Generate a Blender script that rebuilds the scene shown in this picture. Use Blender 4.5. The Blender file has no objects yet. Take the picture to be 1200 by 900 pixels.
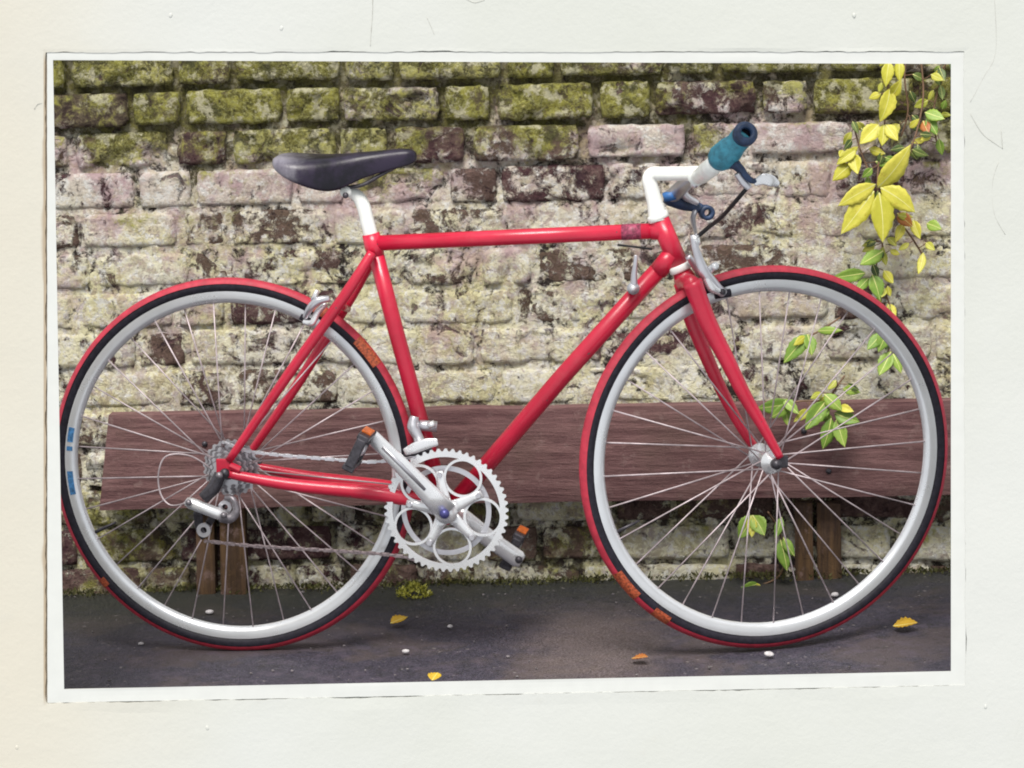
import bpy, bmesh, math, random
from mathutils import Vector, Matrix, noise

random.seed(7)
R = math.radians
sc = bpy.context.scene
col = sc.collection

# ---------------------------------------------------------------- camera
W0, H0 = 1200.0, 900.0
PITCH, ROLL, DIST = R(10.0), R(1.3), 6.0
S = 0.001529                                   # metres per photograph pixel at the bicycle
FPX = DIST / S
fwd = Vector((0, math.cos(PITCH), -math.sin(PITCH)))
r0 = Vector((1, 0, 0)); u0 = Vector((0, math.sin(PITCH), math.cos(PITCH)))
cr = r0 * math.cos(ROLL) - u0 * math.sin(ROLL)
cu = r0 * math.sin(ROLL) + u0 * math.cos(ROLL)
def ray(px, py):
    return fwd + cr * ((px - W0 / 2) / FPX) + cu * ((H0 / 2 - py) / FPX)
CAM = -ray(590, 760) * DIST                    # ground under the bicycle is the origin
cam = bpy.data.cameras.new('camera'); camo = bpy.data.objects.new('camera', cam); col.objects.link(camo)
m = Matrix((cr, cu, -fwd)).transposed().to_4x4(); m.translation = CAM
camo.matrix_world = m
cam.sensor_width = 36.0; cam.lens = 36.0 * FPX / W0; cam.clip_start = 0.1; cam.clip_end = 200
sc.camera = camo

# ---------------------------------------------------------------- world, light, exposure
world = bpy.data.worlds.new('World'); sc.world = world; world.use_nodes = True
wn = world.node_tree.nodes; wl = world.node_tree.links
bg = wn['Background']
bg.inputs['Color'].default_value = (0.93, 0.97, 1.0, 1); bg.inputs['Strength'].default_value = 0.50
sun = bpy.data.lights.new('sun', 'SUN'); sun.energy = 2.6; sun.angle = R(26); sun.color = (1, 0.965, 0.9)
suno = bpy.data.objects.new('sun', sun); col.objects.link(suno)
suno.rotation_euler = (R(33), 0, R(-12))       # from in front of the wall, high, slightly from one side
sc.view_settings.view_transform = 'Standard'; sc.view_settings.look = 'None'
sc.view_settings.gamma = 1.0; sc.view_settings.exposure = 0.80; sc.view_settings.use_curve_mapping = False
sc.render.engine = 'CYCLES'; sc.cycles.use_denoising = True; sc.cycles.filter_width = 1.9

# ---------------------------------------------------------------- helpers
def hit(px, py, p0, n):
    d = ray(px, py); t = (p0 - CAM).dot(n) / d.dot(n)
    return CAM + d * t
UP = Vector((0, 0, 1))

def link(name, me, mat=None, parent=None, smooth=True):
    o = bpy.data.objects.new(name, me); col.objects.link(o)
    if mat and not me.materials: me.materials.append(mat)
    if smooth and len(me.polygons): me.polygons.foreach_set('use_smooth', [True] * len(me.polygons))
    if parent: o.parent = parent
    return o
def from_bm(name, bm, mat=None, parent=None, smooth=True):
    bmesh.ops.recalc_face_normals(bm, faces=bm.faces)
    me = bpy.data.meshes.new(name); bm.to_mesh(me); bm.free()
    return link(name, me, mat, parent, smooth)
def empty(name, parent=None):
    o = bpy.data.objects.new(name, None); col.objects.link(o); o.empty_display_size = 0.05
    if parent: o.parent = parent
    return o
def tag(o, label=None, cat=None, group=None, kind=None):
    if label: o['label'] = label
    if cat: o['category'] = cat
    if group: o['group'] = group
    if kind: o['kind'] = kind
    return o

def sweep(bm, pts, radii, seg=14, flat=None, cap=True):
    """a tube along pts; flat = (axis vector, factor) squashes it along that axis"""
    pts = [Vector(p) for p in pts]; n = len(pts)
    if not hasattr(radii, '__len__'): radii = [radii] * n
    rings = []; prev = None
    for i, p in enumerate(pts):
        t = (pts[min(i + 1, n - 1)] - pts[max(i - 1, 0)]).normalized()
        if prev is None:
            a = Vector((0, 0, 1)) if abs(t.z) < 0.9 else Vector((1, 0, 0))
            nrm = t.cross(a).normalized()
        else:
            nrm = (prev - t * prev.dot(t)).normalized()
        prev = nrm; b = t.cross(nrm)
        ring = []
        for k in range(seg):
            a = 2 * math.pi * k / seg
            v = nrm * math.cos(a) + b * math.sin(a)
            v = v * radii[i]
            if flat: v = v - flat[0] * v.dot(flat[0]) * (1 - flat[1])
            ring.append(bm.verts.new(p + v))
        rings.append(ring)
    for i in range(n - 1):
        for k in range(seg):
            bm.faces.new((rings[i][k], rings[i][(k + 1) % seg], rings[i + 1][(k + 1) % seg], rings[i + 1][k]))
    if cap:
        bm.faces.new(rings[0]); bm.faces.new(list(reversed(rings[-1])))
    return rings
def spline(pts, sub=6):
    """Catmull-Rom through pts"""
    pts = [Vector(p) for p in pts]; out = []
    for i in range(len(pts) - 1):
        p0 = pts[max(i - 1, 0)]; p1 = pts[i]; p2 = pts[i + 1]; p3 = pts[min(i + 2, len(pts) - 1)]
        for k in range(sub):
            t = k / sub
            out.append(0.5 * ((2 * p1) + (p2 - p0) * t + (2 * p0 - 5 * p1 + 4 * p2 - p3) * t * t + (3 * p1 - p0 - 3 * p2 + p3) * t ** 3))
    out.append(pts[-1]); return out
def interp(vals, sub=6):
    out = []
    for i in range(len(vals) - 1):
        for k in range(sub): out.append(vals[i] + (vals[i + 1] - vals[i]) * k / sub)
    out.append(vals[-1]); return out
def tube(name, pts, radii, mat, parent, seg=14, curve=False, flat=None):
    if curve:
        if hasattr(radii, '__len__'): radii = interp(list(radii))
        pts = spline(pts)
    bm = bmesh.new(); sweep(bm, pts, radii, seg, flat)
    return from_bm(name, bm, mat, parent)
def lathe(bm, prof, seg=96, frame=None, closed=True):
    """prof: (radius, axial) pairs; frame: Matrix with local X,Z in plane, Y the axle"""
    frame = frame or Matrix.Identity(4); rings = []
    for k in range(seg):
        a = 2 * math.pi * k / seg
        rings.append([bm.verts.new(frame @ Vector((r * math.cos(a), y, r * math.sin(a)))) for r, y in prof])
    n = len(prof)
    for k in range(seg):
        A = rings[k]; B = rings[(k + 1) % seg]
        for j in range(n if closed else n - 1):
            bm.faces.new((A[j], A[(j + 1) % n], B[(j + 1) % n], B[j]))
    return rings
def arc_lathe(bm, prof, a0, a1, seg, frame):
    rings = []
    for k in range(seg + 1):
        a = a0 + (a1 - a0) * k / seg
        rings.append([bm.verts.new(frame @ Vector((r * math.cos(a), y, r * math.sin(a)))) for r, y in prof])
    for k in range(seg):
        for j in range(len(prof) - 1):
            bm.faces.new((rings[k][j], rings[k][j + 1], rings[k + 1][j + 1], rings[k + 1][j]))
def box(bm, c, ax, ay, az, bevel=0.0):
    """box centred at c with half-axes ax, ay, az (vectors)"""
    vs = [bm.verts.new(c + ax * i + ay * j + az * k) for i in (-1, 1) for j in (-1, 1) for k in (-1, 1)]
    fs = [(0, 1, 3, 2), (4, 6, 7, 5), (0, 4, 5, 1), (2, 3, 7, 6), (0, 2, 6, 4), (1, 5, 7, 3)]
    faces = [bm.faces.new([vs[i] for i in f]) for f in fs]
    if bevel:
        es = set(e for f in faces for e in f.edges)
        bmesh.ops.bevel(bm, geom=list(es), offset=bevel, segments=2, affect='EDGES', profile=0.5)

# ---------------------------------------------------------------- materials
class NT:
    def __init__(s, name):
        s.m = bpy.data.materials.new(name); s.m.use_nodes = True
        s.n = s.m.node_tree.nodes; s.l = s.m.node_tree.links
        s.b = s.n['Principled BSDF']
    def node(s, t, **kw):
        nd = s.n.new(t)
        for k, v in kw.items():
            if k in nd.inputs: nd.inputs[k].default_value = v
            else: setattr(nd, k, v)
        return nd
    def set(s, inp, v):
        if isinstance(v, (int, float, tuple)): inp.default_value = v
        else: s.l.new(v, inp)
    def noise(s, vec, scale, detail=6, rough=0.6, dist=0.0):
        nd = s.node('ShaderNodeTexNoise'); s.l.new(vec, nd.inputs['Vector'])
        nd.inputs['Scale'].default_value = scale; nd.inputs['Detail'].default_value = detail
        nd.inputs['Roughness'].default_value = rough; nd.inputs['Distortion'].default_value = dist
        return nd.outputs['Fac']
    def math(s, op, a, b=0.0, clamp=False):
        nd = s.node('ShaderNodeMath', operation=op); nd.use_clamp = clamp
        s.set(nd.inputs[0], a); s.set(nd.inputs[1], b); return nd.outputs[0]
    def ramp(s, v, lo, hi, smooth=True):
        nd = s.node('ShaderNodeMapRange'); nd.interpolation_type = 'SMOOTHSTEP' if smooth else 'LINEAR'
        s.set(nd.inputs['Value'], v); s.set(nd.inputs['From Min'], lo); s.set(nd.inputs['From Max'], hi)
        return nd.outputs['Result']
    def mix(s, f, a, b, blend='MIX'):
        nd = s.node('ShaderNodeMix', data_type='RGBA', blend_type=blend)
        s.set(nd.inputs[0], f); s.set(nd.inputs[6], a); s.set(nd.inputs[7], b); return nd.outputs[2]
    def pos(s): return s.node('ShaderNodeNewGeometry').outputs['Position']
    def obj(s): return s.node('ShaderNodeTexCoord').outputs['Object']
    def bump(s, h, strength=0.5, dist=0.01):
        nd = s.node('ShaderNodeBump'); s.l.new(h, nd.inputs['Height'])
        nd.inputs['Strength'].default_value = strength; nd.inputs['Distance'].default_value = dist
        s.l.new(nd.outputs['Normal'], s.b.inputs['Normal'])
def c(r, g, b): return (r, g, b, 1)

def simple(name, colr, rough=0.5, metal=0.0, var=0.15, scale=60, coat=0.0, bump=0.0):
    t = NT(name); p = t.pos()
    n = t.noise(p, scale, 5, 0.6)
    dark = tuple(x * (1 - var) for x in colr) + (1,); lite = tuple(min(1, x * (1 + var)) for x in colr) + (1,)
    t.set(t.b.inputs['Base Color'], t.mix(t.ramp(n, 0.3, 0.7), dark, lite))
    t.set(t.b.inputs['Roughness'], t.math('ADD', t.math('MULTIPLY', t.noise(p, scale * 2.3, 4), 0.25), rough - 0.12))
    t.b.inputs['Metallic'].default_value = metal
    t.b.inputs['Coat Weight'].default_value = coat
    if max(colr) < .03: t.b.inputs['Specular IOR Level'].default_value = .22
    if bump: t.bump(n, bump, 0.002)
    return t.m

M = {}
def worn_paint():
    t = NT('red_paint'); p = t.pos()
    n = t.noise(p, 9, 6, .65); f = t.noise(p, 85, 6, .7)
    k = t.mix(t.ramp(n, .3, .7), c(.48, .008, .036), c(.62, .015, .054))
    k = t.mix(t.math('MULTIPLY', t.ramp(f, .58, .72), .35), k, c(.30, .012, .025))
    k = t.mix(t.math('MULTIPLY', t.ramp(t.noise(p, 5, 6, .7), .55, .75), .25), k, c(.46, .19, .18))
    k = t.mix(t.ramp(t.noise(p, 120, 3, .5), .725, .74), k, c(.10, .07, .07))
    t.set(t.b.inputs['Base Color'], k)
    t.set(t.b.inputs['Roughness'], t.math('ADD', t.math('MULTIPLY', f, .35), .18))
    t.b.inputs['Coat Weight'].default_value = .25; t.b.inputs['Coat Roughness'].default_value = .15
    return t.m
M['red'] = worn_paint()
M['silver'] = simple('alloy', (0.60, 0.59, 0.63), 0.32, 0.75, 0.12, 14)
M['bright'] = simple('polished_alloy', (0.80, 0.80, 0.82), 0.26, 0.6, 0.06, 14)
M['rim'] = simple('rim_alloy', (0.74, 0.75, 0.78), 0.30, 0.62, 0.08, 6)
M['spoke'] = simple('spoke_steel', (0.50, 0.42, 0.44), 0.45, 0.35, 0.3, 30)
M['white'] = simple('white_enamel', (0.82, 0.83, 0.80), 0.35, 0, 0.05, 40, 0.3)
M['black'] = simple('black_rubber', (0.018, 0.016, 0.024), 0.55, 0, 0.3, 120)
M['darkmetal'] = simple('dark_steel', (0.06, 0.055, 0.065), 0.4, 0.5, 0.3, 120)
def sheen_leather():
    t = NT('saddle_leather'); p = t.pos()
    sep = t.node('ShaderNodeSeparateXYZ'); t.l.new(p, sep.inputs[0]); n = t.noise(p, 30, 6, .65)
    tail_sheen = t.math('SUBTRACT', 1.0, t.ramp(t.math('ADD', sep.outputs[0], t.math('MULTIPLY', t.math('SUBTRACT', n, .5), .12)), -.395, -.315))
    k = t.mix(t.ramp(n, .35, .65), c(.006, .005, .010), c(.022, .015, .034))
    k = t.mix(t.math('MULTIPLY', tail_sheen, .75), k, c(.34, .32, .38))  # pale highlight on the saddle's rear end, painted into the leather colour
    t.set(t.b.inputs['Base Color'], k); t.set(t.b.inputs['Roughness'], t.math('ADD', t.math('MULTIPLY', n, .3), .2))
    t.bump(t.noise(p, 260, 4), .15, .002); t.b.inputs['Specular IOR Level'].default_value = .35
    return t.m
M['leather'] = sheen_leather()
M['tread'] = simple('red_tread', (0.42, 0.025, 0.05), 0.6, 0, 0.18, 60)
M['blue'] = simple('teal_rubber', (0.035, 0.20, 0.28), 0.5, 0, 0.3, 80)
M['navy'] = simple('navy_tape', (0.016, 0.035, 0.085), 0.55, 0, 0.4, 80)
M['orange'] = simple('amber_reflector', (0.55, 0.12, 0.015), 0.3, 0, 0.3, 120)
M['tyrelabel'] = simple('orange_tyre_label', (0.33, 0.065, 0.024), 0.6, 0, 0.6, 260)
M['sticker'] = simple('blue_rim_sticker', (0.05, 0.17, 0.36), 0.4, 0, 0.5, 220)
M['midmetal'] = simple('worn_steel', (0.24, 0.22, 0.24), 0.4, 0.6, 0.3, 60)
M['cable'] = simple('black_cable', (0.02, 0.02, 0.022), 0.45)

# whitewashed, mossy brickwork: pigment, lime and moss have shapes of their own
def brickwork(name, mortar=False):
    t = NT(name); p = t.pos()
    sep = t.node('ShaderNodeSeparateXYZ'); t.l.new(p, sep.inputs[0]); z = sep.outputs[2]; x = sep.outputs[0]
    rnd = t.node('ShaderNodeObjectInfo').outputs['Random'] if not mortar else 0.42
    rnd2 = t.math('FRACT', t.math('MULTIPLY', rnd, 37.7))
    big = t.noise(p, 3.0, 4, 0.6, 0.4)
    mid = t.noise(p, 12, 9, 0.70, 0.6)
    fine = t.noise(p, 46, 9, 0.75, 0.4)
    grit = t.noise(p, 170, 5, 0.75)
    wob = t.math('MULTIPLY', t.math('SUBTRACT', big, 0.5), 0.55)
    zz = t.math('ADD', z, wob)
    # bare brick, no two alike
    if mortar: brick = t.mix(t.ramp(mid, .35, .65), c(.040, .030, .028), c(.15, .12, .095))
    else:
        b1 = t.mix(t.ramp(rnd2, .1, .9), c(.080, .034, .042), c(.145, .10, .072))
        b1 = t.mix(t.math('MULTIPLY', t.ramp(zz, .82, 1.0), .8), b1, t.mix(t.ramp(rnd2, .2, .8), c(.055, .042, .030), c(.13, .105, .058)))
        brick = t.mix(t.ramp(fine, .38, .66), b1, t.mix(t.ramp(zz, .8, 1.0), c(.27, .175, .155), c(.20, .16, .10)))
        brick = t.mix(t.ramp(grit, .52, .72), brick, c(.028, .020, .024))
    # lime wash, thick in a middle band
    band = t.math('MULTIPLY', t.math('ADD', t.math('MULTIPLY', t.ramp(zz, .10, .40), .30), .70), t.math('SUBTRACT', 1.0, t.math('MULTIPLY', t.ramp(zz, .70, 1.10), .95)))
    cover = t.math('ADD', t.math('MULTIPLY', mid, .58), t.math('MULTIPLY', fine, .58))
    cover = t.math('ADD', cover, t.math('MULTIPLY', t.math('SUBTRACT', rnd, 0.5), .22))
    cover = t.math('ADD', cover, t.math('MULTIPLY', t.math('SUBTRACT', band, 0.5), .20))
    lime = t.ramp(cover, .56, .625)
    warm = t.mix(t.ramp(t.noise(p, 8, 5), .35, .65), c(.90, .86, .70), c(.84, .78, .47))
    cool = t.mix(t.ramp(t.noise(p, 9, 5), .35, .65), c(.70, .56, .55), c(.82, .74, .63))
    limec = t.mix(t.ramp(zz, .60, .82), warm, cool)
    limec = t.mix(t.math('MULTIPLY', t.ramp(t.noise(p, 60, 7, .75), .47, .60), .9), limec, c(.92, .90, .86))
    limec = t.mix(t.math('MULTIPLY', t.ramp(t.noise(p, 34, 6, .7), .55, .65), .55), limec, c(.44, .37, .32))
    limec = t.mix(t.math('MULTIPLY', t.ramp(grit, .52, .70), .30), limec, c(.36, .30, .27))
    spk = t.ramp(t.math('ADD', t.math('MULTIPLY', t.noise(p, 58, 8, .72, .5), .75), t.math('MULTIPLY', t.noise(p, 6, 3), .25)), .505, .56)
    limec = t.mix(t.math('MULTIPLY', spk, .50), limec, t.mix(t.ramp(t.noise(p, 25, 3), .4, .6), c(.29, .165, .19), c(.42, .34, .15)))
    pinkm = t.math('MULTIPLY', t.math('MULTIPLY', t.ramp(zz, .36, .62), t.ramp(t.noise(p, 10, 6, .7), .47, .60)), .65)
    limec = t.mix(pinkm, limec, c(.50, .32, .36))
    colr = t.mix(lime, brick, limec)
    # moss and algae: along the top and at the foot
    topb = t.ramp(zz, .66, .94); foot = t.math('SUBTRACT', 1.0, t.ramp(zz, .12, .40))
    mb = t.math('MAXIMUM', t.math('MULTIPLY', topb, .92), t.math('MULTIPLY', foot, .42))
    mb = t.math('ADD', mb, t.math('MULTIPLY', t.math('SUBTRACT', 1.0, t.ramp(x, -1.0, .6)), .14))
    mm = t.math('ADD', t.math('MULTIPLY', t.noise(p, 8, 9, .72, .5), .72), t.math('MULTIPLY', fine, .36))
    mm = t.math('ADD', mm, t.math('MULTIPLY', t.math('SUBTRACT', mb, .5), .26))
    mm = t.math('ADD', mm, t.math('MULTIPLY', t.math('SUBTRACT', rnd2, .5), .16))
    moss = t.math('MULTIPLY', t.ramp(mm, .55, .67), .45 if mortar else .88)
    mossc = t.mix(t.ramp(fine, .40, .60), c(.080, .074, .018), c(.40, .38, .075))
    mossc = t.mix(t.math('MULTIPLY', t.ramp(grit, .46, .66), .8), mossc, c(.50, .49, .20))
    mossc = t.mix(t.math('MULTIPLY', t.ramp(t.noise(p, 17, 6, .7), .52, .62), .8), mossc, c(.065, .068, .030))
    mossc = t.mix(t.math('MULTIPLY', t.ramp(t.noise(p, 30, 6, .7), .51, .60), .8), mossc, c(.70, .66, .46))
    colr = t.mix(moss, colr, mossc)
    # flaked dark holes, more of them in some places than others
    hv = t.math('ADD', t.math('MULTIPLY', t.noise(p, 22, 8, .66, .8), .78), t.math('MULTIPLY', grit, .22))
    hv = t.math('ADD', hv, t.math('MULTIPLY', t.math('SUBTRACT', t.noise(p, 4.5, 3), .5), .22))
    hole = t.ramp(hv, .57, .64)
    colr = t.mix(t.math('MULTIPLY', hole, .85), colr, t.mix(t.ramp(fine, .4, .6), c(.045, .024, .032), c(.15, .075, .085)))
    t.set(t.b.inputs['Base Color'], colr)
    t.b.inputs['Roughness'].default_value = 0.92
    t.b.inputs['Specular IOR Level'].default_value = 0.2
    h = t.math('ADD', t.math('MULTIPLY', lime, .5), t.math('ADD', t.math('MULTIPLY', fine, 1.3), t.math('MULTIPLY', grit, .6)))
    h = t.math('SUBTRACT', h, t.math('MULTIPLY', hole, .8))
    t.bump(h, 1.0, 0.012)
    return t.m
M['brick'] = brickwork('whitewashed_brick'); M['mortar'] = brickwork('lime_mortar', True)

def wood(name, a, b, vertical=False):
    t = NT(name); mp = t.node('ShaderNodeMapping'); t.l.new(t.pos(), mp.inputs['Vector'])
    mp.inputs['Scale'].default_value = (16, 16, 1.0) if vertical else (.9, 16, 18)
    v = mp.outputs[0]
    g = t.noise(v, 4.0, 9, .72, .25); s = t.noise(t.pos(), 160, 4, .7); bl = t.noise(t.pos(), 6, 4)
    k = t.mix(t.ramp(g, .32, .68), a, b)
    k = t.mix(t.math('MULTIPLY', t.ramp(bl, .45, .7), .5), k, c(.14, .090, .075))
    k = t.mix(t.math('MULTIPLY', t.ramp(t.noise(t.pos(), 30, 6, .7), .56, .68), .55), k, c(.24, .16, .15))
    k = t.mix(t.math('MULTIPLY', t.ramp(s, .55, .72), .3), k, c(.05, .035, .033))
    t.set(t.b.inputs['Base Color'], k); t.b.inputs['Roughness'].default_value = .9; t.b.inputs['Specular IOR Level'].default_value = .2
    t.bump(t.math('ADD', g, t.math('MULTIPLY', s, .4)), .6, .008)
    return t.m
M['board'] = wood('weathered_board', c(.098, .048, .050), c(.215, .118, .116))
M['post'] = wood('weathered_post', c(.035, .022, .016), c(.13, .075, .036), True)

def asphalt():
    t = NT('asphalt'); p = t.pos()
    sep = t.node('ShaderNodeSeparateXYZ'); t.l.new(p, sep.inputs[0])
    g = t.noise(p, 260, 5, .75); m_ = t.noise(p, 28, 6, .65); b = t.noise(p, 4.2, 5, .6, .4)
    k = t.mix(t.ramp(g, .38, .68), c(.016, .015, .024), c(.085, .076, .108))
    k = t.mix(t.math('MULTIPLY', t.ramp(b, .50, .62), .5), k, c(.095, .070, .064))
    k = t.mix(t.math('MULTIPLY', t.ramp(m_, .50, .64), .45), k, c(.095, .076, .105))
    k = t.mix(t.math('MULTIPLY', t.ramp(t.noise(p, 40, 7, .7), .52, .66), .5), k, c(.020, .020, .018))
    dx_ = t.math('MULTIPLY', t.math('SUBTRACT', sep.outputs[0], .17), 5.5); dy_ = t.math('MULTIPLY', t.math('SUBTRACT', sep.outputs[1], -.02), 2.2)
    rr_ = t.math('SQRT', t.math('ADD', t.math('MULTIPLY', dx_, dx_), t.math('MULTIPLY', dy_, dy_)))
    dust = t.math('SUBTRACT', 1.0, t.ramp(t.math('ADD', rr_, t.math('MULTIPLY', t.math('SUBTRACT', t.noise(p, 9, 6, .7), .5), 1.4)), .2, 1.1))
    k = t.mix(t.math('MULTIPLY', dust, .55), k, t.mix(t.ramp(g, .4, .6), c(.10, .075, .065), c(.23, .18, .165)))
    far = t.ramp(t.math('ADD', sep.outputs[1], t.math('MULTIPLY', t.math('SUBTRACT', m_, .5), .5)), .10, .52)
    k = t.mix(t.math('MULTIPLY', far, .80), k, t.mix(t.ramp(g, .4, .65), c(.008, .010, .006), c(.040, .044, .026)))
    k = t.mix(t.math('MULTIPLY', t.ramp(t.noise(p, 75, 3, .5), .68, .73), .5), k, c(.28, .25, .25))
    t.set(t.b.inputs['Base Color'], k); t.set(t.b.inputs['Roughness'], t.math('ADD', t.math('MULTIPLY', b, .5), .33))
    t.bump(t.math('ADD', g, m_), .4, .005)
    return t.m
M['asphalt'] = asphalt()

def paint():
    t = NT('cream_wall_paint'); p = t.pos()
    sep = t.node('ShaderNodeSeparateXYZ'); t.l.new(p, sep.inputs[0])
    a = t.noise(p, 1.6, 4, .55); f = t.noise(p, 120, 5, .65); md = t.noise(p, 14, 5, .6)
    k = t.mix(t.ramp(a, .35, .65), c(.515, .522, .485), c(.54, .545, .522))
    k = t.mix(t.math('SUBTRACT', 1.0, t.ramp(t.math('ADD', sep.outputs[0], t.math('MULTIPLY', t.math('SUBTRACT', a, .5), .5)), -.95, -.35)), k, c(.54, .505, .43))
    k = t.mix(t.math('MULTIPLY', t.ramp(md, .60, .74), .2), k, c(.48, .465, .42))
    # grime creeping out from the paper's edge
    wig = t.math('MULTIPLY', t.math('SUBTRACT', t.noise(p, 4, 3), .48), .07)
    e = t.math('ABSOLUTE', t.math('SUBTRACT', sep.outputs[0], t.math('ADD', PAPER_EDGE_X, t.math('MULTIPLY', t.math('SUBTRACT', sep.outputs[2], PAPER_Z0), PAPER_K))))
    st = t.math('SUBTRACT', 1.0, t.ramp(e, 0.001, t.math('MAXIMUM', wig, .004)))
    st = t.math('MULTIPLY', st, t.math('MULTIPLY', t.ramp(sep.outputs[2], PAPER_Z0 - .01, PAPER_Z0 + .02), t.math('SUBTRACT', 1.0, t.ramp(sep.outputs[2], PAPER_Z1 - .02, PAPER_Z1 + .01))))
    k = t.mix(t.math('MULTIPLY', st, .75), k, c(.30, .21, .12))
    t.set(t.b.inputs['Base Color'], k); t.b.inputs['Roughness'].default_value = .55
    t.bump(t.math('ADD', t.math('MULTIPLY', f, .4), t.math('ADD', md, t.math('MULTIPLY', a, 2.0))), .22, .006)
    return t.m

# ================================================================= THE SETTING
# the bicycle's plane and its wheels settle how the ground lies
YAW = R(-9.0)
bdir = Vector((math.cos(YAW), math.sin(YAW), 0)); bnear = Vector((math.sin(YAW), -math.cos(YAW), 0))  # near: towards the camera
B_AT = Vector((0, 0, 0))
def B(px, py, off=0.0): return hit(px, py, B_AT + bnear * off, bnear)
HUBR = B(274, 545.7); HUBF = B(897.5, 537.0); R_REAR, R_FRONT = 0.3405, 0.3395
zr, zf = HUBR.z - R_REAR, HUBF.z - R_FRONT
GK = (zf - zr) / (HUBF.x - HUBR.x); G0 = zr - GK * HUBR.x
GN = Vector((-GK, 0, 1)).normalized()
print('ground', zr, zf, GK)
def gz(x): return G0 + GK * x
def ground_at(px, py): return hit(px, py, Vector((0, 0, G0)), GN)
# ---- ground
wl_pt = ground_at(72, 694); wr_pt = ground_at(1114, 668)
wdir = (wr_pt - wl_pt); wdir.z = 0; wdir.normalize()
wnorm = Vector((wdir.y, -wdir.x, 0))            # towards the camera
W_AT = wl_pt.copy(); W_AT.z = 0
def on_wall(px, py, off=0.0): return hit(px, py, W_AT + wnorm * off, wnorm)
def wall_pt(a, z, off=0.0): return W_AT + wdir * a + UP * z + wnorm * off

YP = -0.50                                      # the white wall's face
bm = bmesh.new(); nx, ny = 150, 60
gv = []
for j in range(ny + 1):
    row = []
    for i in range(nx + 1):
        x = -1.7 + 3.4 * i / nx; y = YP + 0.03 + (1.75) * j / ny
        row.append(bm.verts.new((x, y, 0.006 * (noise.noise(Vector((x * 3, y * 3, 0)))) + 0.002 * noise.noise(Vector((x * 30, y * 30, 3))) - 0.003 + gz(x))))
    gv.append(row)
for j in range(ny):
    for i in range(nx): bm.faces.new((gv[j][i], gv[j][i + 1], gv[j + 1][i + 1], gv[j + 1][i]))
tag(from_bm('ground', bm, M['asphalt']), 'dark mossy asphalt under the red bicycle', 'ground', kind='structure')

# ---- brick wall
wall = tag(empty('brick_wall'), 'old whitewashed mossy brick wall behind the red bicycle', 'wall')
wall.location = W_AT
bpy.context.view_layer.update()
def wl_local(o): o.location = o.location - W_AT if False else o.location
wall_len = (wr_pt - wl_pt).length
A0, A1 = -0.25, wall_len + 0.25
ZT = 1.42
def wav(a, z): return 0.010 * noise.noise(Vector((a * 1.3, z * 0.7, 5))) - 0.014 * max(0, 0.5 - a) * 1.2
# mortar body with a rough, partly smeared face
bm = bmesh.new(); nx, nz = 210, 130; gv = []
for j in range(nz + 1):
    row = []
    for i in range(nx + 1):
        a = A0 + (A1 - A0) * i / nx; z = -0.05 + (ZT + 0.05) * j / nz
        n1 = noise.noise(Vector((a * 5, z * 5, 1))); n2 = noise.noise(Vector((a * 26, z * 26, 2)))
        row.append(bm.verts.new(wall_pt(a, z, -0.0050 - 0.0185 * max(0, min(1, (z - .72) / .22)) - 0.003 * max(0, min(1, (.32 - z) / .15)) + 0.0055 * n1 + 0.0045 * n2) - W_AT))
    gv.append(row)
for j in range(nz):
    for i in range(nx): bm.faces.new((gv[j][i], gv[j][i + 1], gv[j + 1][i + 1], gv[j + 1][i]))
back = [bm.verts.new(wall_pt(a, z, -0.22) - W_AT) for a, z in ((A0, -.05), (A1, -.05), (A1, ZT), (A0, ZT))]
bm.faces.new(back)
bm.faces.new([gv[-1][i] for i in range(nx + 1)] + [back[2], back[3]])
bm.faces.new([gv[j][0] for j in range(nz + 1)] + [back[3], back[0]])
bm.faces.new([gv[j][nx] for j in range(nz + 1)] + [back[2], back[1]])
from_bm('mortar', bm, M['mortar'], wall)
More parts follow.
